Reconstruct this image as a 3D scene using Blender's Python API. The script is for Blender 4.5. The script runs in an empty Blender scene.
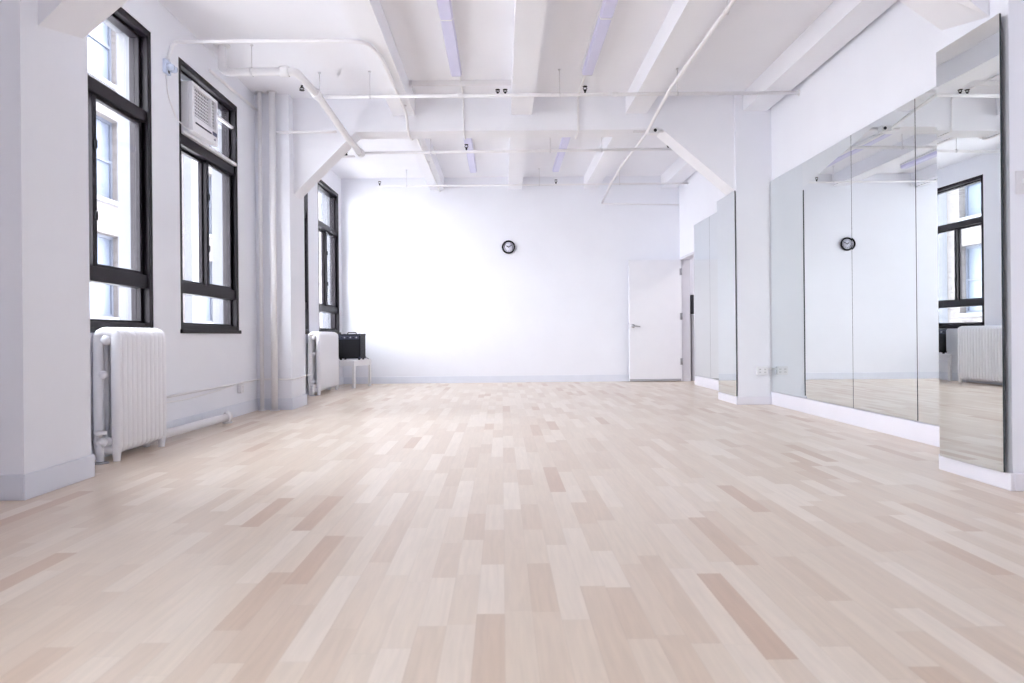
import bpy, bmesh, math, random
from mathutils import Vector, Matrix
R = math.radians
random.seed(7)
COL = bpy.context.scene.collection
sc = bpy.context.scene

# ------------------------------------------------------------------ materials
def new_mat(name):
    m = bpy.data.materials.new(name); m.use_nodes = True
    return m, m.node_tree.nodes, m.node_tree.links, m.node_tree.nodes['Principled BSDF']

def paint(name, col, rough=0.6, var=0.03, scale=6.0, bump=0.0, bscale=60.0, metal=0.0, spec=0.4):
    m, n, l, b = new_mat(name)
    tc = n.new('ShaderNodeTexCoord')
    nz = n.new('ShaderNodeTexNoise'); nz.inputs['Scale'].default_value = scale; nz.inputs['Detail'].default_value = 4
    l.new(tc.outputs['Object'], nz.inputs['Vector'])
    rp = n.new('ShaderNodeValToRGB')
    a = [max(0, c * (1 - var)) for c in col]; z = [min(1, c * (1 + var)) for c in col]
    rp.color_ramp.elements[0].position = 0.3; rp.color_ramp.elements[1].position = 0.7
    rp.color_ramp.elements[0].color = (*a, 1); rp.color_ramp.elements[1].color = (*z, 1)
    l.new(nz.outputs['Fac'], rp.inputs['Fac']); l.new(rp.outputs['Color'], b.inputs['Base Color'])
    b.inputs['Roughness'].default_value = rough; b.inputs['Metallic'].default_value = metal
    b.inputs['Specular IOR Level'].default_value = spec
    if bump:
        n2 = n.new('ShaderNodeTexNoise'); n2.inputs['Scale'].default_value = bscale; n2.inputs['Detail'].default_value = 3
        l.new(tc.outputs['Object'], n2.inputs['Vector'])
        bp = n.new('ShaderNodeBump'); bp.inputs['Strength'].default_value = bump; bp.inputs['Distance'].default_value = 0.004
        l.new(n2.outputs['Fac'], bp.inputs['Height']); l.new(bp.outputs['Normal'], b.inputs['Normal'])
    return m

M = {}
M['wall'] = paint('white_wall_paint', (0.848, 0.86, 0.918), 0.55, 0.012, 2.0, 0.12, 25)
M['ceil'] = paint('white_ceiling_paint', (0.872, 0.876, 0.925), 0.6, 0.015, 1.5, 0.15, 18)
M['base'] = paint('pale_blue_grey_baseboard_paint', (0.76, 0.785, 0.865), 0.4, 0.02)
M['plinth'] = paint('lavender_white_plinth_paint', (0.83, 0.82, 0.89), 0.35, 0.01)
M['rad'] = paint('white_radiator_enamel', (0.885, 0.885, 0.925), 0.28, 0.01)
M['pipe'] = paint('white_pipe_paint', (0.86, 0.85, 0.87), 0.35, 0.02)
M['greypipe'] = paint('pale_grey_conduit_paint', (0.74, 0.73, 0.76), 0.4, 0.02)
M['frame'] = paint('dark_bronze_window_metal', (0.010, 0.007, 0.011), 0.45, 0.15, 20, spec=0.18)
M['black'] = paint('black_vinyl', (0.005, 0.005, 0.008), 0.5, 0.3, 80, 0.4, 300, spec=.2)
M['blackgrille'] = paint('black_speaker_cloth', (0.010, 0.010, 0.014), 0.85, 0.4, 200, 0.6, 600)
M['amp_panel'] = paint('dark_blue_grey_control_panel', (0.03, 0.035, 0.065), 0.35, 0.1)
M['steel'] = paint('brushed_steel', (0.45, 0.45, 0.48), 0.3, 0.06, 40, metal=1.0)
M['darkmetal'] = paint('dark_sprinkler_metal', (0.02, 0.02, 0.022), 0.4, 0.1, metal=0.5)
M['acplastic'] = paint('white_ac_plastic', (0.88, 0.88, 0.92), 0.4, 0.01)
M['acdark'] = paint('dark_ac_interior', (0.02, 0.02, 0.04), 0.6, 0.1)
M['acblue'] = paint('dark_blue_control_strip', (0.04, 0.05, 0.14), 0.3, 0.1)
M['diff'] = paint('lavender_lamp_diffuser', (0.66, 0.65, 0.86), 0.3, 0.01)
M['plastic'] = paint('white_plastic', (0.84, 0.84, 0.87), 0.35, 0.01)
M['fitting'] = paint('pale_blue_plastic', (0.66, 0.74, 0.90), 0.2, 0.03)
M['dark'] = paint('dark_slot', (0.03, 0.03, 0.04), 0.7, 0.1)
M['door'] = paint('white_door_paint', (0.83, 0.83, 0.875), 0.4, 0.008)
M['doorgrey'] = paint('grey_door_sweep', (0.42, 0.42, 0.45), 0.5, 0.05)
M['casing'] = paint('grey_door_frame_paint', (0.66, 0.655, 0.71), 0.4, 0.02)
M['clockface'] = paint('pale_clock_face', (0.80, 0.80, 0.92), 0.4, 0.01)
M['bench'] = paint('white_bench_paint', (0.85, 0.85, 0.87), 0.35, 0.01)
M['edge'] = paint('dark_mirror_edge', (0.02, 0.03, 0.04), 0.3, 0.1)

def mirror_mat(name='silvered_mirror_glass', col=(0.86, 0.895, 0.895)):
    m, n, l, b = new_mat(name)
    tc = n.new('ShaderNodeTexCoord'); nz = n.new('ShaderNodeTexNoise'); nz.inputs['Scale'].default_value = 0.8
    l.new(tc.outputs['Object'], nz.inputs['Vector'])
    mx = n.new('ShaderNodeMixRGB'); mx.inputs[1].default_value = (*col, 1); mx.inputs[2].default_value = (col[0]*.985, col[1]*.99, col[2]*.985, 1)
    l.new(nz.outputs['Fac'], mx.inputs[0]); l.new(mx.outputs[0], b.inputs['Base Color'])
    b.inputs['Metallic'].default_value = 1; b.inputs['Roughness'].default_value = 0.0
    return m
M['mirror'] = mirror_mat()

def glass_mat():
    m, n, l, b = new_mat('window_glass'); n.remove(b)
    out = n['Material Output']
    t = n.new('ShaderNodeBsdfTransparent'); t.inputs['Color'].default_value = (0.97, 0.98, 0.985, 1)
    g = n.new('ShaderNodeBsdfGlossy'); g.inputs['Roughness'].default_value = 0.01
    lw = n.new('ShaderNodeLayerWeight'); lw.inputs['Blend'].default_value = 0.5
    pw = n.new('ShaderNodeMath'); pw.operation = 'POWER'; pw.inputs[1].default_value = 5; l.new(lw.outputs['Facing'], pw.inputs[0])
    ma = n.new('ShaderNodeMath'); ma.operation = 'MULTIPLY_ADD'; ma.inputs[1].default_value = 0.6; ma.inputs[2].default_value = 0.03; l.new(pw.outputs[0], ma.inputs[0])
    mx = n.new('ShaderNodeMixShader'); l.new(ma.outputs[0], mx.inputs[0])
    l.new(t.outputs[0], mx.inputs[1]); l.new(g.outputs[0], mx.inputs[2]); l.new(mx.outputs[0], out.inputs['Surface'])
    return m
M['glass'] = glass_mat()

def brick_mat():
    m, n, l, b = new_mat('pale_brick')
    tc = n.new('ShaderNodeTexCoord'); sp = n.new('ShaderNodeSeparateXYZ'); cb = n.new('ShaderNodeCombineXYZ')
    ad = n.new('ShaderNodeMath'); ad.operation = 'ADD'
    l.new(tc.outputs['Object'], sp.inputs[0]); l.new(sp.outputs[0], ad.inputs[0]); l.new(sp.outputs[1], ad.inputs[1])
    l.new(ad.outputs[0], cb.inputs[0]); l.new(sp.outputs[2], cb.inputs[1])
    br = n.new('ShaderNodeTexBrick'); br.inputs['Scale'].default_value = 1.0
    br.inputs['Brick Width'].default_value = 0.24; br.inputs['Row Height'].default_value = 0.085; br.inputs['Mortar Size'].default_value = 0.008
    br.inputs['Color1'].default_value = (0.105, 0.094, 0.096, 1); br.inputs['Color2'].default_value = (0.074, 0.064, 0.064, 1); br.inputs['Mortar'].default_value = (0.112, 0.108, 0.108, 1)
    l.new(cb.outputs[0], br.inputs['Vector']); l.new(br.outputs['Color'], b.inputs['Base Color']); b.inputs['Roughness'].default_value = 0.9
    return m
M['brick'] = brick_mat()
M['stone'] = paint('grey_stone_trim', (0.125, 0.128, 0.145), 0.8, 0.03)
M['bglass'] = paint('blue_grey_window_glass', (0.075, 0.088, 0.120), 0.35, 0.15, 0.7, spec=0.4)
M['bframe'] = paint('pale_window_sash', (0.065, 0.072, 0.095), 0.5, 0.02)
M['asphalt'] = paint('pale_courtyard_paving', (0.62, 0.61, 0.60), 0.9, 0.08)

def floor_mat():
    m, n, l, b = new_mat('maple_strip_floor')
    def math_(op, a, bb=None):
        x = n.new('ShaderNodeMath'); x.operation = op
        for i, v in enumerate((a, bb)):
            if v is None: continue
            if isinstance(v, (int, float)): x.inputs[i].default_value = v
            else: l.new(v, x.inputs[i])
        return x.outputs[0]
    tc = n.new('ShaderNodeTexCoord'); sp = n.new('ShaderNodeSeparateXYZ'); l.new(tc.outputs['Object'], sp.inputs[0])
    W = 0.079
    xr = math_('DIVIDE', sp.outputs[0], W); row = math_('FLOOR', xr)
    w1 = n.new('ShaderNodeTexWhiteNoise'); w1.noise_dimensions = '1D'; l.new(row, w1.inputs['W'])
    row2 = math_('ADD', row, 531.7)
    w2 = n.new('ShaderNodeTexWhiteNoise'); w2.noise_dimensions = '1D'; l.new(row2, w2.inputs['W'])
    L = math_('ADD', math_('MULTIPLY', w1.outputs['Value'], 0.36), 0.36)
    yo = math_('ADD', sp.outputs[1], math_('MULTIPLY', w2.outputs['Value'], 7.0))
    yc = math_('DIVIDE', yo, L); colid = math_('FLOOR', yc)
    cb = n.new('ShaderNodeCombineXYZ'); l.new(row, cb.inputs[0]); l.new(colid, cb.inputs[1])
    wn = n.new('ShaderNodeTexWhiteNoise'); wn.noise_dimensions = '2D'; l.new(cb.outputs[0], wn.inputs['Vector'])
    rp = n.new('ShaderNodeValToRGB'); e = rp.color_ramp.elements
    e[0].position = 0.0; e[0].color = (0.60, 0.44, 0.33, 1)
    e[1].position = 1.0; e[1].color = (0.80, 0.70, 0.595, 1)
    for p, c in ((0.02, (0.60, 0.445, 0.33)), (0.06, (0.66, 0.53, 0.415)), (0.30, (0.70, 0.58, 0.465)), (0.65, (0.735, 0.625, 0.51))):
        x = e.new(p); x.color = (*c, 1)
    l.new(wn.outputs['Value'], rp.inputs['Fac'])
    # grain
    cg = n.new('ShaderNodeCombineXYZ')
    l.new(math_('ADD', math_('MULTIPLY', sp.outputs[0], 55), math_('MULTIPLY', wn.outputs['Value'], 90)), cg.inputs[0])
    l.new(math_('MULTIPLY', sp.outputs[1], 4.0), cg.inputs[1])
    nz = n.new('ShaderNodeTexNoise'); nz.inputs['Scale'].default_value = 1.0; nz.inputs['Detail'].default_value = 5; nz.inputs['Distortion'].default_value = 0.6
    l.new(cg.outputs[0], nz.inputs['Vector'])
    gr = n.new('ShaderNodeMapRange'); gr.inputs['From Min'].default_value = 0.3; gr.inputs['From Max'].default_value = 0.75
    gr.inputs['To Min'].default_value = 0.93; gr.inputs['To Max'].default_value = 1.04; l.new(nz.outputs['Fac'], gr.inputs['Value'])
    # seams
    fx = math_('FRACT', xr); fy = math_('FRACT', yc)
    sx = math_('LESS_THAN', fx, 0.022); sy = math_('LESS_THAN', fy, 0.004)
    sm = math_('SUBTRACT', 1.0, math_('MULTIPLY', math_('MAXIMUM', sx, sy), 0.09))
    fac = math_('MULTIPLY', gr.outputs[0], sm)
    mx = n.new('ShaderNodeVectorMath'); mx.operation = 'SCALE'; l.new(rp.outputs['Color'], mx.inputs[0]); l.new(fac, mx.inputs['Scale'])
    l.new(mx.outputs[0], b.inputs['Base Color'])
    rr = n.new('ShaderNodeMapRange'); rr.inputs['To Min'].default_value = 0.281; rr.inputs['To Max'].default_value = 0.30
    n3 = n.new('ShaderNodeTexNoise'); n3.inputs['Scale'].default_value = 1.3; l.new(tc.outputs['Object'], n3.inputs['Vector'])
    l.new(n3.outputs['Fac'], rr.inputs['Value']); l.new(rr.outputs[0], b.inputs['Roughness'])
    b.inputs['Specular IOR Level'].default_value = 0.65
    return m
M['floor'] = floor_mat()

# ------------------------------------------------------------------ mesh builder
class MB:
    def __init__(s): s.bm = bmesh.new(); s.mi = 0
    def _faces(s, fs, smooth):
        for f in fs: f.material_index = s.mi; f.smooth = smooth
    def box(s, x0, x1, y0, y1, z0, z1, bev=0.0, mat=None, seg=2):
        t = bmesh.new(); bmesh.ops.create_cube(t, size=1.0)
        for v in t.verts:
            v.co = Vector(((x0+x1)/2 + v.co.x*abs(x1-x0), (y0+y1)/2 + v.co.y*abs(y1-y0), (z0+z1)/2 + v.co.z*abs(z1-z0)))
        if bev: bmesh.ops.bevel(t, geom=list(t.edges), offset=bev, segments=seg, profile=0.5, affect='EDGES')
        s.merge(t, bev > 0 and seg > 1, mat); return s
    def merge(s, t, smooth=False, mat=None):
        mp = {}
        for v in t.verts: mp[v] = s.bm.verts.new(mat @ v.co if mat is not None else v.co)
        fs = []
        for f in t.faces:
            try: fs.append(s.bm.faces.new([mp[v] for v in f.verts]))
            except ValueError: pass
        s._faces(fs, False if not smooth else False); t.free(); return s
    def ring_loft(s, rings, closed=False, caps=True, smooth=True):
        rv = [[s.bm.verts.new(p) for p in r] for r in rings]; fs = []
        N = len(rv); k = len(rv[0])
        for i in range(N if closed else N-1):
            a, b = rv[i], rv[(i+1) % N]
            for j in range(k): fs.append(s.bm.faces.new((a[j], a[(j+1) % k], b[(j+1) % k], b[j])))
        s._faces(fs, smooth)
        if caps and not closed:
            s._faces([s.bm.faces.new(rv[0][::-1]), s.bm.faces.new(rv[-1])], False)
        return s
    def tube(s, pts, r, seg=12, bend=0.0, nb=5):
        P = [Vector(p) for p in pts]
        if bend:
            Q = [P[0]]
            for i in range(1, len(P)-1):
                a, b, c = P[i-1], P[i], P[i+1]
                d1, d2 = (a-b), (c-b); k = min(bend, d1.length*.45, d2.length*.45)
                p, q = b + d1.normalized()*k, b + d2.normalized()*k
                for j in range(nb+1):
                    t = j/nb; Q.append(p*(1-t)**2 + b*2*t*(1-t) + q*t*t)
            Q.append(P[-1]); P = Q
        rings = []; up = None
        for i, p in enumerate(P):
            if i == 0: t = (P[1]-P[0]).normalized(); tn = t; sc_ = 1
            elif i == len(P)-1: t = (P[-1]-P[-2]).normalized(); sc_ = 1
            else:
                t = ((P[i+1]-p).normalized() + (p-P[i-1]).normalized()).normalized()
            if up is None:
                up = t.orthogonal().normalized()
            up = (up - t*up.dot(t)).normalized(); bi = t.cross(up)
            rings.append([p + (up*math.cos(2*math.pi*j/seg) + bi*math.sin(2*math.pi*j/seg))*r for j in range(seg)])
        return s.ring_loft(rings)
    def lathe(s, c, axis, prof, seg=24, smooth=True):
        """prof: list of (distance along axis, radius)"""
        c = Vector(c); a = Vector(axis).normalized(); u = a.orthogonal().normalized(); w = a.cross(u)
        rings = [[c + a*d + (u*math.cos(2*math.pi*j/seg) + w*math.sin(2*math.pi*j/seg))*max(r, 1e-4) for j in range(seg)] for d, r in prof]
        return s.ring_loft(rings, smooth=smooth)
    def prism(s, poly, axis, a0, a1):
        """poly in the two other axes (cyclic order kept), extruded along axis"""
        def mk(p, a):
            return {'x': (a, p[0], p[1]), 'y': (p[0], a, p[1]), 'z': (p[0], p[1], a)}[axis]
        A = [s.bm.verts.new(mk(p, a0)) for p in poly]; B = [s.bm.verts.new(mk(p, a1)) for p in poly]
        k = len(poly); fs = [s.bm.faces.new(A[::-1]), s.bm.faces.new(B)]
        for j in range(k): fs.append(s.bm.faces.new((A[j], A[(j+1) % k], B[(j+1) % k], B[j])))
        s._faces(fs, False); return s
    def build(s, name, mat, parent=None, loc=None, mats=None):
        bmesh.ops.recalc_face_normals(s.bm, faces=list(s.bm.faces))
        me = bpy.data.meshes.new(name); s.bm.to_mesh(me); s.bm.free()
        for m in (mats or [mat]): me.materials.append(m)
        o = bpy.data.objects.new(name, me); COL.objects.link(o)
        if parent is not None: o.parent = parent
        if loc is not None: o.location = loc
        return o

def tag(o, label, cat, group=None):
    o['label'] = label; o['category'] = cat
    if group: o['group'] = group
    return o
def thing(name, label, cat, loc=(0, 0, 0), rz=0.0, group=None):
    o = bpy.data.objects.new(name, None); COL.objects.link(o); o.empty_display_size = 0.1
    o.location = loc; o.rotation_euler = (0, 0, rz)
    return tag(o, label, cat, group)
def struct(o):
    o['kind'] = 'structure'; return o
def copy_tree(o, parent=None):
    c = o.copy(); COL.objects.link(c)
    if parent is not None: c.parent = parent
    for ch in list(o.children): copy_tree(ch, c)
    return c

# ------------------------------------------------------------------ dimensions (metres); camera stands at the origin
XL, XR = -2.68, 3.00
YB, YR = 11.47, -4.2            # far wall, rear wall
HS = 3.45                        # slab
HB = 3.245                       # underside of long beams
HT = 3.07                        # underside of cross beams
WZ0, WZ1 = 0.855, 3.15           # windows: sill, head
WINS = [(3.88, 5.26), (5.70, 6.97), (8.23, 9.50), (10.0, 11.28)]
REARWINS = [(-2.9, -1.63), (-0.15, 1.12)]

# floor
struct(MB().box(XL-.35, 4.9, YR-.3, YB+.3, -0.2, 0.0).build('floor', M['floor']))
# ceiling slab
struct(MB().box(XL-.35, XR+.12, YR-.3, YB+.3, HS, HS+.25).build('ceiling', M['ceil']))
# left wall with window openings
def wall_with_holes(name, x0, x1, y0, y1, z0, z1, holes, mat):
    b = MB(); y = y0
    for (a, c, h0, h1) in holes:
        if a > y: b.box(x0, x1, y, a, z0, z1)
        if h0 > z0: b.box(x0, x1, a, c, z0, h0)
        if h1 < z1: b.box(x0, x1, a, c, h1, z1)
        y = c
    if y < y1: b.box(x0, x1, y, y1, z0, z1)
    return struct(b.build(name, mat))
ALLW = REARWINS + WINS
wall_with_holes('wall_left', XL-.14, XL, YR-.3, YB, 0, HS, [(a, c, WZ0, WZ1) for a, c in ALLW], M['wall'])
wall_with_holes('wall_left_outside', XL-.27, XL-.1405, YR-.3, YB, 0, HS, [(a, c, WZ0, WZ1) for a, c in ALLW], M['stone'])
DY0, DY1, DH = 10.60, 11.37, 2.035
wall_with_holes('wall_right', XR, XR+.12, YR-.3, YB, 0, HS, [(DY0, DY1, 0, DH)], M['wall'])
struct(MB().box(XL-.3, 4.9, YB, YB+.25, 0, HS).build('wall_back', M['wall']))
struct(MB().box(XL, XR, YR-.3, YR, 0, HS).build('wall_rear', M['wall']))

# unseen upper wall, added to keep sky light off the facade opposite
struct(MB().box(XL-.3, XL-.05, YR-.3, 42, HS+.25, 8.5).build('wall_upper', M['wall']))

# piers
PIERS = [('l', -2.365, 3.37, 3.92), ('l', -2.305, 7.46, 8.00), ('r', 2.515, 3.37, 3.90), ('r', 2.605, 7.55, 8.17), ('l', -2.33, -0.8, -0.27), ('r', 2.53, -0.8, -0.27)]
for side, x, y0, y1 in PIERS:
    xa, xb = (XL, x) if side == 'l' else (x, XR)
    struct(MB().box(xa, xb, y0, y1, 0, HS).build('wall_pier', M['wall']))
# cross beams with haunches
BEAMS = [(3.50, 3.88, 2.40, -2.365, 2.515), (7.60, 7.88, 2.38, -2.305, 2.605), (-.68, -.38, 2.40, -2.33, 2.53)]
for y0, y1, hh, xl, xr in BEAMS:
    b = MB()
    h2 = hh + (.10 if y0 == 3.50 else 0)
    b.ring_loft([[(x, y, z) for x, z in ((xl, HS), (xr, HS), (xr, h), (xr-.80, HT), (xl+.69, HT), (xl, h))] for y, h in ((y0, hh), (y1, h2))], smooth=False)
    struct(b.build('ceiling_beam', M['ceil']))
# long beams, split at cross beams
for x0, x1 in ((-1.185, -0.945), (0.125, 0.355), (1.40, 1.635), (2.69, 2.955)):
    for ya, yb in ((YR, -.68), (-.38, 3.50), (3.88, 7.60), (7.88, YB)):
        if x0 > 2.6 :
            ya2, yb2 = ya, yb
            if abs(yb+.68) < .01: yb2 = -.8
            if abs(yb-3.5) < .01: yb2 = 3.37
            if abs(yb-7.6) < .01: yb2 = 7.55
            if abs(ya+.38) < .01: ya2 = -.27
            if abs(ya-3.88) < .01: ya2 = 3.90
            if abs(ya-7.88) < .01: ya2 = 8.17
            struct(MB().box(x0, x1, ya2, yb2, HB, HS).build('ceiling_beam', M['ceil']))
        else:
            struct(MB().box(x0, x1, ya, yb, HB, HS).build('ceiling_beam', M['ceil']))

# baseboards
def board(name, segs, mat, h=.125, t=.014):
    b = MB()
    for x0, x1, y0, y1 in segs: b.box(x0, x1, y0, y1, 0, h, .004)
    return struct(b.build(name, mat))
t = .014
segs = []
yy = [YR, -.8, -.27, 3.37, 3.92, 7.46, 8.00, YB]
for i in range(0, 8, 2): segs.append((XL, XL+t, yy[i], yy[i+1]))
for side, x, y0, y1 in PIERS:
    if side == 'l':
        segs += [(x, x+t, y0-t, y1+t), (XL+t, x, y0-t, y0), (XL+t, x, y1, y1+t)]
board('baseboard_left', segs, M['base'], .128)
board('baseboard_back', [(XL+t, XR, YB-t, YB)], M['base'], .115)
segs = [(XR-.03, XR, YR, -.8), (XR-.03, XR, -.27, 3.37), (XR-.03, XR, 3.90, 7.55), (XR-.03, XR, 8.17, DY0-.06)]
board('baseboard_right', segs, M['plinth'], .142)
segs = []
for side, x, y0, y1 in PIERS:
    if side == 'r': segs += [(x-.02, x, y0-t, y1+t), (x, XR, y0-t, y0), (x, XR-.03, y1, y1+t)]
board('baseboard_pier', segs, M['plinth'], .088)

# ------------------------------------------------------------------ windows
def make_window(idx, y0, y1, xin=XL, full=True):
    """window in the left wall; parts in world coordinates"""
    root = bpy.data.objects.new('window_%d' % idx, None); COL.objects.link(root); struct(root)
    X = xin; ym = (y0+y1)/2
    b = MB(); w = .052
    def ring(b, x0, x1, ya, yb, za, zb, w, wz=None):
        wz = wz or w
        b.box(x0, x1, ya, ya+w, za, zb, .003); b.box(x0, x1, yb-w, yb, za, zb, .003)
        b.box(x0, x1, ya+w, yb-w, za, za+wz, .003); b.box(x0, x1, ya+w, yb-w, zb-wz, zb, .003)
    ring(b, X-.055, X-.004, y0, y1, WZ0, WZ1, w)
    ring(b, X-.13, X-.055, y0, y1, WZ0, WZ1, w+.032, w+.02)
    b.box(X-.20, X-.13, y0+.001, y1-.001, WZ0+.001, WZ0+.03, .003)
    b.build('window_frame', M['frame'], root)
    MB().box(X-.004, X+.018, y0-.012, y1+.012, WZ0-.022, WZ0+.012, .004).build('sill', M['frame'], root)
    MB().box(X-.11, X-.018, y0+w, y1-w, 2.437, 2.527, .004).build('transom_bar', M['frame'], root)
    MB().box(X-.11, X-.018, y0+w, y1-w, 1.175, 1.275, .004).build('transom_bar', M['frame'], root)
    ya, yb = y0+w+.032, y1-w-.032
    for za, zb, nm in ((WZ0+w+.02, 1.175, 'lower_pane'), (2.527, WZ1-w-.02, 'upper_pane')):
        MB().box(X-.094, X-.088, ya, yb, za, zb).build(nm, M['glass'], root)
    # two sliding sashes on offset tracks
    for k, (a, c, x0) in enumerate(((ya, ym+.012, X-.112), (ym-.018, yb, X-.074))):
        f = MB(); sw = .046 if (k == 1) else .05
        lw, rw = (.03, .05) if k == 0 else (.05, .03)
        f.box(x0, x0+.034, a, a+lw, 1.275, 2.437, .003); f.box(x0, x0+.034, c-rw, c, 1.275, 2.437, .003)
        f.box(x0, x0+.034, a+lw, c-rw, 1.275, 1.30, .003); f.box(x0, x0+.034, a+lw, c-rw, 2.412, 2.437, .003)
        so = f.build('sliding_sash', M['frame'], root)
        MB().box(x0+.014, x0+.020, a+lw, c-rw, 1.30, 2.412).build('pane', M['glass'], so)
        if k == 1:
            for z in (1.62, 2.10):
                MB().box(x0+.034, x0+.052, a+.012, a+.034, z-.03, z+.03, .004).build('latch', M['black'], so)
    return root
for i, (a, c) in enumerate(WINS): make_window(i+1, a, c)
for i, (a, c) in enumerate(REARWINS): make_window(i+5, a, c)
w2 = bpy.data.objects['window_2']
# packing board and rail round the air conditioner in the second window
MB().box(XL-.10, XL+.012, 5.755, 6.915, 2.528, 2.556, .003).build('filler_board', M['acplastic'], w2)
MB().box(XL-.045, XL-.02, 6.30, 6.915, 2.905, 2.93, .003).build('rail', M['acplastic'], w2)
# ------------------------------------------------------------------ air conditioner
ac = thing('air_conditioner', 'white window air conditioner set in the top of the second window', 'air conditioner', (0, 5.79, 2.557))
W_, H_ = .515, .42
xf = XL + .075
MB().box(XL-.45, xf-.035, 0, W_, 0.012, H_, .008).build('casing', M['acplastic'], ac)
f = MB()   # front bezel with grille openings
gz0, gz1 = .135, H_-.03
gy = [(.028, .365), (.385, .487)]
f.box(xf-.035, xf, 0, gy[0][0], 0, H_, .004); f.box(xf-.035, xf, gy[0][1], gy[1][0], gz0, gz1, .002); f.box(xf-.035, xf, gy[1][1], W_, 0, H_, .004)
f.box(xf-.035, xf, gy[0][0], gy[1][1], gz1, H_, .004); f.box(xf-.035, xf, gy[0][0], gy[1][1], 0, gz0, .004)
f.build('front_panel', M['acplastic'], ac)
for (a, c) in gy:
    MB().box(xf-.0345, xf-.030, a, c, gz0, gz1).build('grille_backing', M['acdark'], ac)
    g = MB(); nz_ = 9; ny = max(3, round((c-a)/.030))
    for k in range(1, nz_): z = gz0 + (gz1-gz0)*k/nz_; g.box(xf-.027, xf-.023, a, c, z-.0048, z+.0048)
    for k in range(1, ny): y = a + (c-a)*k/ny; g.box(xf-.0265, xf-.0235, y-.0048, y+.0048, gz0, gz1)
    g.build('grille', M['acplastic'], ac)
MB().box(xf, xf+.003, .05, .37, .072, .086).build('air_slot', M['acdark'], ac)
MB().box(xf, xf+.004, .395, .485, .075, .108, .001).build('control_strip', M['acblue'], ac)
MB().box(xf, xf+.003, .425, .46, .035, .05, .001).build('badge', M['acblue'], ac)

# ------------------------------------------------------------------ radiators
def make_section():
    b = MB(); a_, b_ = .033, .0262
    z0, z1 = .095, .805; rc = .058
    path = []
    for k in range(9):
        th = math.pi*k/8; path.append((rc*math.cos(th), z1 + rc*0.55*math.sin(th), math.cos(th), math.sin(th)))
    for k in range(9):
        th = math.pi + math.pi*k/8; path.append((rc*math.cos(th), z0 + rc*.35*math.sin(th), math.cos(th), math.sin(th)))
    rings = [[(x + nx*a_*math.cos(2*math.pi*j/14), b_*math.sin(2*math.pi*j/14), z + nz*a_*math.cos(2*math.pi*j/14)) for j in range(14)] for x, z, nx, nz in path]
    b.ring_loft(rings, closed=True)
    # hubs top and bottom that join one section to the next
    for z in (.13, .785): b.lathe((0, -.029, z), (0, 1, 0), [(0, .0), (0, .03), (.058, .03), (.058, .0)], 14)
    return b
def make_radiator(label, x, y0, n, pitch=.058, valve=True):
    r = thing('radiator', label, 'radiator', (x, y0, 0))
    sec = make_section().build('section', M['rad'], r, (0, pitch/2, 0))
    for k in range(1, n):
        s2 = sec.copy(); COL.objects.link(s2); s2.parent = r; s2.location = (0, pitch*(k+.5), 0)
    for k in (0, n-1):
        for sx in (-1, 1):
            MB().lathe((sx*.055, pitch*(k+.5), 0), (0, 0, 1), [(0, .022), (.012, .022), (.05, .026), (.10, .030), (.13, .02)], 14).build('foot', M['rad'], r)
    # air vent and valve on the near end
    v = MB(); v.lathe((.01, 0, .565), (0, -1, 0), [(0, .008), (.02, .008), (.024, .022), (.04, .026), (.056, .020), (.062, .0)], 16)
    v.build('air_vent', M['rad'], r)
    v = MB(); v.lathe((-.005, 0, .13), (0, -1, 0), [(0, .02), (.03, .02), (.034, .034), (.06, .034), (.064, .012), (.075, .012)], 16)
    v.tube([(-.005, -.047, .13), (-.005, -.047, .0)], .02, 12)
    v.lathe((-.005, -.047, .164), (0, 0, 1), [(0, .01), (.015, .01), (.018, .036), (.04, .036), (.045, .0)], 18)
    v.build('valve', M['rad'], r)
    v = MB(); v.lathe((-.005, -.047, 0), (0, 0, 1), [(0, .05), (.008, .046), (.012, .022)], 18); v.build('floor_flange', M['steel'], r)
    return r
make_radiator('tall white column radiator under the first window, beside the near left pier', -2.555, 4.39, 11)
make_radiator('long white column radiator under the last window, beside the black amplifier', -2.553, 9.26, 18)

# ------------------------------------------------------------------ bench and amplifier
bench = thing('bench', 'small white wooden bench carrying the black amplifier in the far left corner', 'bench', (-2.345, 10.77, 0), R(-18))
bw, bl = .17, .27
MB().box(-bw, bw, -bl, bl, .40, .43, .006).build('seat', M['bench'], bench)
for sx in (-1, 1):
    for sy in (-1, 1):
        l_ = MB(); l_.prism([(sx*(bw-.045), sy*(bl-.045)), (sx*(bw-.005), sy*(bl-.045)), (sx*(bw-.005), sy*(bl-.005)), (sx*(bw-.045), sy*(bl-.005))], 'z', 0, .40)
        l_.build('leg', M['bench'], bench)
a_ = MB()
for sx in (-1, 1): a_.box(sx*(bw-.012), sx*(bw-.03), -bl+.045, bl-.045, .34, .40)
for sy in (-1, 1): a_.box(-bw+.045, bw-.045, sy*(bl-.012), sy*(bl-.03), .34, .40)
a_.build('apron', M['bench'], bench)

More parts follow.
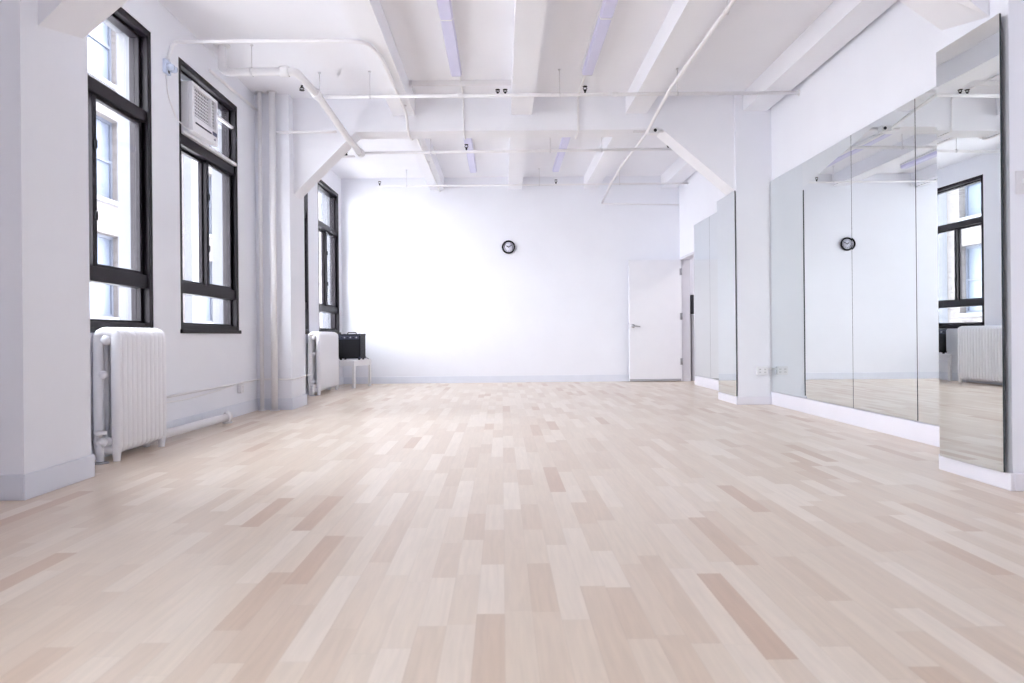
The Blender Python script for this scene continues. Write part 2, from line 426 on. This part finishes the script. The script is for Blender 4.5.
amp = thing('amplifier', 'black guitar amplifier standing on the small white bench', 'amplifier', (-2.36, 10.74, .431), R(-8))
aw, ad, z0, z1 = .178, .125, .022, .405
MB().box(-aw, aw, -ad, ad, z0, z1, .010).build('cabinet', M['black'], amp)
MB().box(-aw+.018, aw-.018, -ad-.006, -ad, z0+.025, z1-.10, .002).build('speaker_grille', M['blackgrille'], amp)
cp = MB().box(-aw+.018, aw-.018, -ad-.006, -ad, z1-.085, z1-.025, .002).build('control_panel', M['amp_panel'], amp)
for k in range(6):
    MB().lathe((-.12+k*.048, -ad-.006, z1-.055), (0, -1, 0), [(0, .0), (0, .012), (.012, .010), (.014, .0)], 12).build('knob', M['steel'] if k % 2 else M['black'], cp)
MB().tube([(-.07, 0, z1), (-.065, 0, z1+.022), (.065, 0, z1+.022), (.07, 0, z1)], .008, 10, .02).build('handle', M['black'], amp)
for sx in (-1, 1):
    for sy in (-1, 1):
        MB().lathe((sx*(aw-.03), sy*(ad-.03), 0), (0, 0, 1), [(0, .016), (z0, .018)], 12).build('foot', M['black'], amp)
        for z in (z0, z1):
            MB().box(sx*(aw-.026), sx*(aw+.004), sy*(ad-.026), sy*(ad+.004), z-.004 if z == z0 else z-.026, z+.026 if z == z0 else z+.004, .004).build('corner_guard', M['amp_panel'], amp)
MB().tube([(.10, ad, .08), (.11, .30, .03), (.13, .42, .0), (.12, .42, -.12), (.15, .41, -.20), (.115, .42, -.30), (.12, .42, -.424)], .005, 8, .05).build('power_cord', M['black'], amp)

# ------------------------------------------------------------------ clock
ck = thing('wall_clock', 'round black rimmed wall clock with a pale face on the far wall', 'clock', (.124, YB, 2.272))
MB().lathe((0, 0, 0), (0, -1, 0), [(0, .0), (0, .112), (.02, .114), (.032, .108), (.036, .100), (.030, .089), (.012, .087), (.012, .0)], 48).build('rim', M['black'], ck)
MB().lathe((0, -.0125, 0), (0, -1, 0), [(0, .0), (0, .0865), (.004, .0865), (.004, .0)], 48).build('face', M['clockface'], ck)
for h in range(1, 13):
    cu = bpy.data.curves.new('n', 'FONT'); cu.body = str(h); cu.size = .034; cu.align_x = 'CENTER'; cu.align_y = 'CENTER'; cu.extrude = .0005
    to = bpy.data.objects.new('n', cu); COL.objects.link(to); bpy.context.view_layer.update()
    me = bpy.data.meshes.new_from_object(to.evaluated_get(bpy.context.evaluated_depsgraph_get()))
    tb = bmesh.new(); tb.from_mesh(me)
    th = R(90 - 30*h)
    num = MB(); num.merge(tb, mat=Matrix.Translation((.068*math.cos(th), -.0175, .068*math.sin(th))) @ Matrix.Rotation(R(90), 4, 'X'))
    bpy.data.objects.remove(to); bpy.data.curves.remove(cu); bpy.data.meshes.remove(me)
    num.build('numeral', M['black'], ck)
for nm, ang, L, w in (('hour_hand', 90-305, .040, .006), ('minute_hand', 90-58, .060, .0045)):
    h = MB(); h.box(-.008, L, -.0195, -.0185, -w, w)
    o = h.build(nm, M['black'], ck); o.rotation_euler = (0, -R(ang), 0)
MB().lathe((0, -.017, 0), (0, -1, 0), [(0, .0), (0, .006), (.005, .006), (.005, 0)], 16).build('hub', M['black'], ck)

# ------------------------------------------------------------------ mirrors
def mirror(label, x, y0, y1, z0, z1, group=None, rz=0.0, thick=.008):
    yc = (y0+y1)/2; b = MB(); h = (y1-y0)/2
    b.box(-thick, thick, -h, h, z0, z1, .0)
    o = b.build('wall_mirror', None, None, (x+thick, yc, 0), [M['edge'], M['mirror']])
    for p in o.data.polygons:
        if p.normal.x < -.9: p.material_index = 1
    o.rotation_euler = (0, 0, rz)
    return tag(o, label, 'mirror', group)
MX = XR - .026
mirror('widest wall mirror panel, beside the far right pier, reflecting that pier', MX, 5.795, 7.535, .147, 2.46, rz=R(.085))
mirror('middle mirror panel of the near right bay, between two thin seams', MX, 4.896, 5.786, .147, 2.46, rz=R(-.03))
mirror('mirror panel partly hidden behind the near right pier', MX, 3.985, 4.888, .147, 2.46, rz=R(-.05))
mirror('wall mirror panel next to the open doorway', MX, 9.745, 10.515, .150, 2.46)
mirror('wall mirror panel just behind the far right pier', MX, 8.83, 9.740, .150, 2.46)
mirror('tall narrow mirror on the near right pier, reflecting window and radiator', 2.466, 3.375, 3.846, .090, 2.36, rz=R(1.55), thick=.005)
mirror('narrow mirror on the side of the far right pier', 2.588, 7.556, 8.168, .092, 2.37, thick=.005)

# ------------------------------------------------------------------ door
d = bpy.data.objects.new('door_1', None); COL.objects.link(d); struct(d); d.location = (XR-.012, DY1-.012, 0); d.rotation_euler = (0, 0, R(1.0))
leaf = MB(); leaf.box(-.875, 0, -.02, .02, .012, 2.02, .003); leaf.build('door_leaf', M['door'], d)
MB().box(-.875, -.02, -.026, -.02, .014, .045).build('door_sweep', M['doorgrey'], d)  # grey strip along the foot of the leaf
hd = MB(); hd.lathe((-.812, -.02, .925), (0, -1, 0), [(0, .0), (0, .032), (.008, .032), (.012, .014), (.045, .012), (.048, 0)], 20)
hd.tube([(-.812, -.045, .925), (-.765, -.047, .925), (-.70, -.042, .918)], .010, 10); hd.build('lever_handle', M['steel'], d)
MB().box(-.8775, -.875, -.012, .012, .87, .98).build('latch_plate', M['steel'], d)
for z in (.33, 1.08, 1.82):
    h = MB(); h.lathe((.002, -.026, z-.055), (0, 0, 1), [(0, .0), (0, .010), (.11, .010), (.11, 0)], 12); h.box(-.03, 0, -.0215, -.0195, z-.055, z+.055); h.build('hinge', M['steel'], d)
tr = MB(); c = .05
tr.box(XR-.014, XR+.134, DY1-.002, DY1+.03, 0, DH+.03, .002)
tr.box(XR-.014, XR+.134, DY0-.03, DY0+.01, 0, DH+.03, .002)
tr.box(XR-.014, XR+.134, DY0+.01, DY1-.002, DH-.01, DH+.03, .002)
struct(tr.build('trim_1', M['casing']))
# corridor beyond the doorway
b = MB(); b.box(4.7, 4.9, 8.5, YB, 0, HS); b.box(XR+.12, 4.7, 8.3, 8.5, 0, HS); struct(b.build('wall_corridor', M['wall']))
struct(MB().box(XR+.12, 4.9, 8.3, YB+.25, 2.6, 2.7).build('ceiling_corridor', M['ceil']))
struct(MB().box(3.142, 3.160, YB-.04, YB-.0005, 0, 2.3, .004).build('trim_2', M['casing']))
struct(MB().box(3.172, 3.225, YB-.05, YB-.0005, 0, 1.11, .004).build('trim_3', M['doorgrey']))
p = thing('corridor_box', 'black narrow box on the corridor wall beyond the doorway', 'box', (3.195, YB, 1.12))
MB().box(-.035, .045, -.06, -.002, 0, .32, .006).build('casing', M['black'], p)
MB().box(-.03, .04, -.064, -.06, .02, .30, .002).build('cover', M['dark'], p)

# ------------------------------------------------------------------ ceiling lamps
def make_lamp():
    r = thing('ceiling_lamp', '', 'lamp', (0, 0, 0), 0, 'fluorescent ceiling lamps')
    L = 1.215
    hs = MB(); hs.box(-.045, .045, .01, L-.01, -.025, 0, .002); hs.box(-.063, -.055, .0, L, -.035, -.008, .001); hs.box(.055, .063, 0, L, -.035, -.008, .001)
    hs.box(-.055, .055, 0, L, -.030, -.022); hs.build('housing', M['plastic'], r)
    df = MB(); df.prism([(-.054, -.030), (-.054, -.062), (-.044, -.082), (.044, -.082), (.054, -.062), (.054, -.030)], 'y', .006, L-.006)
    df.build('diffuser', M['diff'], r)
    for y in (0, L-.006):
        e = MB(); e.prism([(-.056, -.026), (-.056, -.064), (-.045, -.085), (.045, -.085), (.056, -.064), (.056, -.026)], 'y', y, y+.006)
        e.build('end_cap', M['plastic'], r)
    return r
lamp0 = make_lamp(); first = True
for x, sx in ((-.43, 'left'), (.875, 'right')):
    for y, pos in ((4.355, 'n0'), (5.575, 'n1'), (8.37, 'f0'), (9.59, 'f1')):
        o = lamp0 if first else copy_tree(lamp0); first = False
        o.location = (x, y, HS-.001)
        row = {'left': 'left row,', 'right': 'right row,'}[sx]
        o['label'] = {'n0': 'fluorescent lamp cut off by the top picture edge, %s near bay' % row,
                      'n1': 'fluorescent lamp ending just before the cross beam, %s near bay' % row,
                      'f0': 'fluorescent lamp just behind the cross beam, %s far bay' % row,
                      'f1': 'fluorescent lamp nearest the clock wall, %s far bay' % row}[pos]

# ------------------------------------------------------------------ pipes
def head(parent, p, up=True, s=1.0):
    b = MB(); d = 1 if up else -1
    b.lathe(p, (0, 0, d), [(0, .010), (.022*s, .010), (.024*s, .016), (.032*s, .016), (.034*s, .008)], 12)
    x, y, z = p
    for k in (-1, 1): b.tube([(x+k*.012, y, z+d*.032*s), (x+k*.020, y, z+d*.045*s), (x+k*.006, y, z+d*.062*s)], .004, 6)
    b.lathe((x, y, z+d*.060*s), (0, 0, d), [(0, .004), (.003, .024), (.006, .024), (.008, 0)], 14)
    return b.build('sprinkler_head', M['darkmetal'], parent)
def hanger(parent, x, y, z, r, top=HS):
    b = MB(); b.lathe((x-.009, y, z), (1, 0, 0), [(0, r+.001), (0, r+.005), (.018, r+.005), (.018, r+.001)], 14)
    b.tube([(x, y, z+r+.004), (x, y, top-.001)], .0045, 6)
    b.lathe((x, y, top-.012), (0, 0, 1), [(0, .006), (.004, .016), (.011, .016)], 10)
    return b.build('hanger', M['greypipe'], parent)
def pipe(name, label, pts, r, bend=0.0, mat='pipe', cat='pipe', seg=12, part='tube'):
    t_ = thing(name, label, cat, (0, 0, 0))
    MB().tube(pts, r, seg, bend).build(part, M[mat], t_)
    return t_
def coupling(parent, p, axis, r, L=.06):
    a = Vector(axis).normalized(); c = Vector(p) - a*L/2
    MB().lathe(c, a, [(0, r*.9), (0, r*1.3), (L*.2, r*1.35), (L*.8, r*1.35), (L, r*1.3), (L, r*.9)], 14).build('coupling', M['pipe'], parent)

p1 = pipe('sprinkler_pipe', 'thin white sprinkler pipe crossing just before the cross beam, from left main to right wall', [(-1.755, 6.84, 3.195), (XR-.012, 6.84, 3.195)], .017)
MB().lathe((XR, 6.84, 3.195), (-1, 0, 0), [(.001, .018), (.001, .034), (.008, .030), (.010, .018)], 16).build('wall_flange', M['pipe'], p1)
head(p1, (.855, 6.84, 3.212))
for x in (-.02, .055): head(p1, (x, 6.84, 3.212), s=.6)
for x in (-1.30, 1.78, .60): hanger(p1, x, 6.84, 3.195, .017)
for x in (-.40, 1.15): coupling(p1, (x, 6.84, 3.195), (1, 0, 0), .017)
p2 = pipe('sprinkler_pipe', 'thin white sprinkler pipe crossing right behind the cross beam', [(-1.60, 8.07, 2.96), (2.03, 8.07, 2.975)], .017)
for x in (-.40, 1.985): head(p2, (x, 8.07, 2.985))
for x in (-.82, .24+.35, 1.2): hanger(p2, x, 8.07, 2.966, .017)
p3 = pipe('sprinkler_pipe', 'thinnest white sprinkler pipe crossing nearest the clock wall', [(-1.96, 10.9, 3.19), (XR-.002, 10.9, 3.19)], .014)
head(p3, (.885, 10.9, 3.203)); head(p3, (-1.93, 10.9, 3.203))
for x in (-1.5, .62, 1.9): hanger(p3, x, 10.9, 3.19, .014)
# main
mn = pipe('sprinkler_main', 'thick white main pipe bending from the left wall and under the cross beam', [(-2.52, 6.2, HS-.002), (-2.52, 6.2, 3.205), (-1.85, 6.2, 3.205), (-1.81, 6.86, 3.195), (-1.68, 7.56, 2.985), (-1.655, 8.12, 2.965)], .036, .07, seg=16)
MB().lathe((-2.52, 6.2, HS), (0, 0, -1), [(.001, .037), (.001, .075), (.010, .07), (.014, .037)], 20).build('ceiling_flange', M['pipe'], mn)
coupling(mn, (-1.815, 6.77, 3.196), (.04, .66, -.01), .036, .10)
coupling(mn, (-1.657, 8.08, 2.966), (.02, .5, -.02), .036, .10)
coupling(mn, (-1.95, 6.2, 3.205), (1, 0, 0), .036, .08)
hanger(mn, -2.25, 6.2, 3.205, .036)
head(mn, (-1.86, 6.42, 3.16), up=False, s=.7)
hanger(mn, -1.81, 6.86, 3.20, .036)
bk = thing('pipe_bracket', 'small white shelf bracket with a black fitting at the end of the thick main pipe', 'bracket', (-1.86, 8.12, 2.93))
MB().box(-.10, .13, -.03, .03, 0, .012, .002).build('plate', M['greypipe'], bk)
MB().lathe((.02, 0, .012), (0, 0, 1), [(0, .0), (0, .02), (.02, .024), (.035, .016), (.045, .026), (.05, 0)], 14).build('fitting', M['darkmetal'], bk)
# risers
r1 = pipe('riser_pipe', 'thinner of the two white vertical pipes before the far left pier', [(-2.60, 7.385, 0), (-2.60, 7.385, HS-.002)], .021, seg=16)
r2 = pipe('riser_pipe', 'thicker of the two white vertical pipes before the far left pier', [(-2.465, 7.385, 0), (-2.465, 7.385, HS-.002)], .034, seg=16)
for r_, x, rr in ((r1, -2.60, .021), (r2, -2.465, .034)):
    MB().lathe((x, 7.385, HS), (0, 0, -1), [(.001, rr), (.001, rr+.022), (.008, rr+.02), (.01, rr)], 18).build('ceiling_flange', M['greypipe'], r_)
    MB().lathe((x, 7.385, 0), (0, 0, 1), [(.0, rr), (.0, rr+.02), (.008, rr+.018), (.01, rr)], 18).build('floor_flange', M['pipe'], r_)
pipe('branch_pipe', 'thin white pipe running sideways from the vertical pipes to the left haunch', [(-2.425, 7.40, 3.015), (-1.775, 7.40, 3.015)], .015)
pipe('wall_conduit', 'thin white conduit high on the left wall from main pipe to vertical pipes', [(-2.655, 6.25, 3.245), (-2.655, 7.44, 3.275)], .014)
# sagging conduit on the right
c1 = pipe('ceiling_conduit', 'white sagging conduit along the right ceiling beam down to the far wall',
          [(1.675, YR+.05, 3.15), (1.675, 3.3, 3.15), (1.675, 3.48, 3.035), (1.675, 3.82, 3.035), (1.67, 4.05, 3.14), (1.64, 6.55, 3.15), (1.635, 7.2, 3.08), (1.63, 7.56, 3.03), (1.63, 7.92, 3.03), (1.63, 9.1, 3.055), (1.655, 10.2, 3.06), (1.70, YB-.02, 3.0)], .017, .12)
hanger(c1, 1.672, 5.0, 3.145, .017)
jb = thing('junction_box', 'white ceiling box with a black hole under the right end of the cross beam', 'box', (1.69, 7.56, HT))
MB().box(-.055, .055, -.04, .04, -.07, -.002, .004).build('casing', M['plastic'], jb)
MB().lathe((.02, -.04, -.035), (0, -1, 0), [(0, .0), (0, .018), (.004, .018), (.004, 0)], 14).build('knockout', M['dark'], jb)
MB().box(-.20, .30, .06, .10, -.02, -.002, .002).build('strap', M['greypipe'], jb)
pipe('wall_conduit', 'thin white conduit high on the far wall above the open door', [(1.71, YB-.014, 2.985), (XR-.01, YB-.014, 2.955)], .010)
# left ceiling conduit
c2 = pipe('ceiling_conduit', 'white conduit curving from the left wall onto the left ceiling beam and along it',
     [(XL+.016, 5.49, 3.03), (XL+.016, 5.58, 3.215), (-2.55, 5.6, 3.222), (-1.35, 5.6, 3.222), (-1.09, 5.64, 3.222), (-1.03, 5.95, 3.222), (-1.02, 7.45, 3.222), (-1.02, 7.57, 3.045), (-1.02, 7.91, 3.045), (-1.02, 8.05, 3.222), (-1.02, YB-.01, 3.222)], .015, .10)
for y in (7.25, 8.25, 9.6):
    MB().box(-1.05, -.99, y-.012, y+.012, 3.236, 3.2445).build('strap', M['greypipe'], c2)
fx = thing('wall_fitting', 'small pale blue fitting high on the wall between the first two windows', 'sensor', (XL, 5.47, 2.965))
MB().box(.001, .03, -.045, .045, -.055, .055, .006).build('back_box', M['fitting'], fx)
for y in (-.022, .028): MB().lathe((.03, y, -.005), (1, 0, -.15), [(0, .0), (0, .024), (.03, .028), (.05, .022), (.056, 0)], 16).build('lens', M['fitting'], fx)
MB().box(.03, .034, -.008, .008, -.05, -.03).build('knob', M['dark'], fx)
tag(MB().tube([(XL+.006, 5.475, 2.905), (XL+.006, 5.50, 2.75), (XL+.010, 5.64, 2.60), (XL+.028, 5.70, 2.578), (XL+.03, 5.755, 2.575)], .005, 8, .05).build('cable', M['pipe']), 'thin white cable from the pale blue wall fitting to the air conditioner', 'cable')
# lamp raceways over the cross beam
for x, nm in ((-.405, 'left'), (.87, 'right')):
    t_ = thing('lamp_conduit', 'thin white conduit joining lamps of the %s row under the cross beam' % nm, 'conduit')
    b = MB(); w = .009 if nm == 'left' else .013
    b.tube([(x, 6.80, HS-.014), (x, 7.586, HS-.014), (x, 7.586, HT-.014), (x, 7.894, HT-.014), (x, 7.894, HS-.014), (x, 8.36, HS-.014)], w, 8, .03)
    b.build('tube', M['pipe'], t_)
st = thing('strut_channel', 'white strut channel on the ceiling between the left and middle beams', 'channel', (0, 7.12, HS))
b = MB(); b.box(-.94, .12, -.022, .022, -.008, -.001); b.box(-.94, .12, -.022, -.017, -.045, -.008); b.box(-.94, .12, .017, .022, -.045, -.008); b.build('channel', M['pipe'], st)
MB().box(-.935, -.91, -.03, .03, -.055, -.001, .002).build('end_clip', M['greypipe'], st)
# floor steam pipe
sp_ = pipe('steam_pipe', 'white steam pipe along the floor from the near radiator below the second window', [(-2.56, 5.06, .07), (-2.555, 6.30, .058)], .034, seg=16)
v = MB(); v.lathe((-2.555, 6.30, .058), (0, 1, 0), [(0, .036), (.01, .045), (.05, .045), (.055, .03), (.075, .03), (.078, 0)], 16)
v.lathe((-2.555, 6.335, .0), (0, 0, 1), [(0, .03), (.06, .03), (.10, .03), (.115, 0)], 14); v.build('end_valve', M['pipe'], sp_)
MB().lathe((-2.555, 6.335, .0), (0, 0, 1), [(0, .044), (.012, .044), (.016, .03)], 16).build('floor_flange', M['greypipe'], sp_)
# low raceway along left wall and round the pier
rw = pipe('wall_conduit', 'white conduit low on the left wall, wrapping round the far left pier', [(XL+.012, 5.12, .325), (XL+.012, 7.446, .335), (-2.29, 7.446, .335), (-2.29, 8.03, .345), (-2.24, 8.05, .345)], .011, .015)
tag(MB().tube([(XL+.0045, 5.10, .30), (XL+.0045, 5.6, .272), (XL+.0045, 6.2, .285), (XL+.0045, 6.80, .318)], .005, 8, .25).build('cable', M['pipe']), 'thin white cable drooping along the left wall below the second window', 'cable')
ol = thing('outlet_box', 'white outlet box low on the left wall beyond the second window', 'outlet', (XL, 6.93, .285))
MB().box(.001, .045, -.035, .035, -.055, .032, .005).build('casing', M['plastic'], ol)
for z in (-.033, .005):
    MB().box(.045, .047, -.016, .016, z-.014, z+.014, .001).build('socket', M['greypipe'], ol)
# outlet on far right pier
o_ = thing('outlet_box', 'white double outlet box low on the front of the far right pier', 'outlet', (2.862, 7.55, .375))
MB().box(-.058, .058, -.045, -.001, -.046, .046, .005).build('casing', M['plastic'], o_)
for x in (-.028, .028):
    s_ = MB().box(x-.018, x+.018, -.047, -.045, -.032, .032, .001).build('socket', M['plastic'], o_)
    d_ = MB()
    for z in (-.016, .016):
        for k in (-1, 1): d_.box(x+k*.006-.0015, x+k*.006+.0015, -.0476, -.0468, z-.006, z+.006)
    d_.build('slot', M['dark'], s_)
MB().tube([(.058, -.022, .018), (.106, -.022, .018)], .006, 10).build('conduit', M['pipe'], o_)
# switch on near right pier
s_ = thing('light_switch', 'pale switch plate on the front of the near right pier', 'switch', (2.575, 3.37, 1.52))
MB().box(-.036, .036, -.008, -.001, -.058, .058, .003).build('plate', M['greypipe'], s_)
MB().box(-.006, .006, -.022, -.008, -.004, .018, .002).build('toggle', M['plastic'], s_)

# ------------------------------------------------------------------ outside
bd = thing('brick_building', 'pale brick building with blue grey windows across the light well outside the windows', 'building', (-9.0, 0, -9))
FH = 18.2; Y0, Y1 = 11.6, 41.6
# wall with window openings
cols = [12.15 + 2.75*k for k in range(10)]; rows = [7.6, 10.3, 13.0, 15.7]
ww, wh = 1.25, 1.9
b = MB(); y = Y0
for cy in cols:
    b.box(-.4, 0, y, cy, 0, FH); z = 0
    for r0 in rows:
        b.box(-.4, 0, cy, cy+ww, z, r0); z = r0+wh
    b.box(-.4, 0, cy, cy+ww, z, FH); y = cy+ww
b.box(-.4, 0, y, Y1, 0, FH)
b.box(-9, -.4, Y0, Y0+.3, 0, FH); b.box(-9, -.4, Y1-.3, Y1, 0, FH); b.box(-9, -8.7, Y0, Y1, 0, FH); b.box(-9, 0, Y0, Y1, FH, FH+.3)
b.build('brick_wall', M['brick'], bd)
sash = None
for cy in cols:
    for r0 in rows:
        if sash is None:
            f = MB(); f.box(-.26, -.18, 0, .07, 0, wh); f.box(-.26, -.18, ww-.07, ww, 0, wh)
            for z in (0, wh/2-.04, wh-.07): f.box(-.26, -.18, .07, ww-.07, z, z+.07)
            sash = f.build('window', M['bframe'], bd, (0, cy, r0))
            pn = MB().box(-.235, -.225, .07, ww-.07, .07, wh-.07).build('pane', M['bglass'], sash)
            sl = MB().box(-.18, .06, -.08, ww+.08, -.10, 0).build('sill', M['stone'], sash)
        else:
            c_ = sash.copy(); COL.objects.link(c_); c_.parent = bd; c_.location = (0, cy, r0)
            for ch in (pn, sl):
                q = ch.copy(); COL.objects.link(q); q.parent = c_
pl = MB()
for y in (13.9, 19.4, 24.9): pl.box(0, .22, y, y+.55, 0, FH)
pl.build('pilasters', M['stone'], bd)
struct(MB().box(-40, XL-.36, -40, 60, -1.5, -1.2).build('ground', M['asphalt']))  # unseen pale slab, set high to bounce daylight onto the ceiling

# ------------------------------------------------------------------ light
wd = bpy.data.worlds.new('sky'); sc.world = wd; wd.use_nodes = True
n, l = wd.node_tree.nodes, wd.node_tree.links
bg = n['Background']; tc = n.new('ShaderNodeTexCoord'); sp = n.new('ShaderNodeSeparateXYZ'); rp = n.new('ShaderNodeValToRGB')
l.new(tc.outputs['Generated'], sp.inputs[0]); l.new(sp.outputs[2], rp.inputs[0])
rp.color_ramp.elements[0].color = (0.95, 0.96, 1.0, 1); rp.color_ramp.elements[1].color = (0.88, 0.92, 1.0, 1)
l.new(rp.outputs[0], bg.inputs[0]); bg.inputs[1].default_value = 12.0
def portal(name, loc, rot, sx, sy):
    d_ = bpy.data.lights.new(name, 'AREA'); d_.shape = 'RECTANGLE'; d_.size = sx; d_.size_y = sy
    d_.cycles.is_portal = True
    o = bpy.data.objects.new(name, d_); COL.objects.link(o); o.location = loc; o.rotation_euler = rot
for a, c in ALLW: portal('daylight_portal', (XL-.29, (a+c)/2, (WZ0+WZ1)/2), (0, R(-90), 0), WZ1-WZ0, c-a)
sl_ = bpy.data.lights.new('sun', 'SUN'); sl_.energy = 6; sl_.angle = R(1.5); sl_.color = (1.0, .965, .93)
so_ = bpy.data.objects.new('sun', sl_); COL.objects.link(so_); so_.rotation_euler = Vector((-.25, .08, -.96)).to_track_quat('-Z', 'Y').to_euler(); so_.location = (10, 0, 20)
# fill lamp added out of view to brighten the corridor
cl = thing('corridor_lamp', 'round white ceiling lamp in the corridor beyond the doorway', 'lamp', (3.9, 10.4, 2.6))
MB().lathe((0, 0, 0), (0, 0, -1), [(.001, .0), (.001, .15), (.03, .15), (.035, .12), (.035, 0)], 24).build('base', M['plastic'], cl)
ld = bpy.data.lights.new('corridor_light', 'AREA'); ld.shape = 'DISK'; ld.size = .22; ld.energy = 9; ld.color = (1, .96, .95)
lo = bpy.data.objects.new('corridor_light', ld); COL.objects.link(lo); lo.location = (3.9, 10.4, 2.555)

# ------------------------------------------------------------------ camera
cam = bpy.data.cameras.new('camera'); co = bpy.data.objects.new('camera', cam); COL.objects.link(co); sc.camera = co
cam.sensor_width = 36; cam.lens = 24; cam.clip_start = .05; cam.clip_end = 300
FPX = 24/36*1024
cam.shift_x = (512-502)/1024; cam.shift_y = -(341.5-335.5)/1024
co.matrix_world = Matrix.Translation((0, 0, .79)) @ Matrix.Rotation(R(90), 4, 'X') @ Matrix.Rotation(R(-.54), 4, 'Z')
cam.dof.use_dof = True; cam.dof.focus_distance = 8.5; cam.dof.aperture_fstop = 4.0

sc.view_settings.view_transform = 'Standard'; sc.view_settings.look = 'None'; sc.view_settings.gamma = 1.0
sc.view_settings.use_curve_mapping = False; sc.view_settings.exposure = 0.72
cy = sc.cycles
cy.max_bounces = 14; cy.diffuse_bounces = 8; cy.glossy_bounces = 6; cy.transparent_max_bounces = 16; cy.transmission_bounces = 6
cy.sample_clamp_indirect = 4; cy.use_denoising = True; cy.caustics_reflective = True; cy.blur_glossy = 1.0; cy.caustics_refractive = False
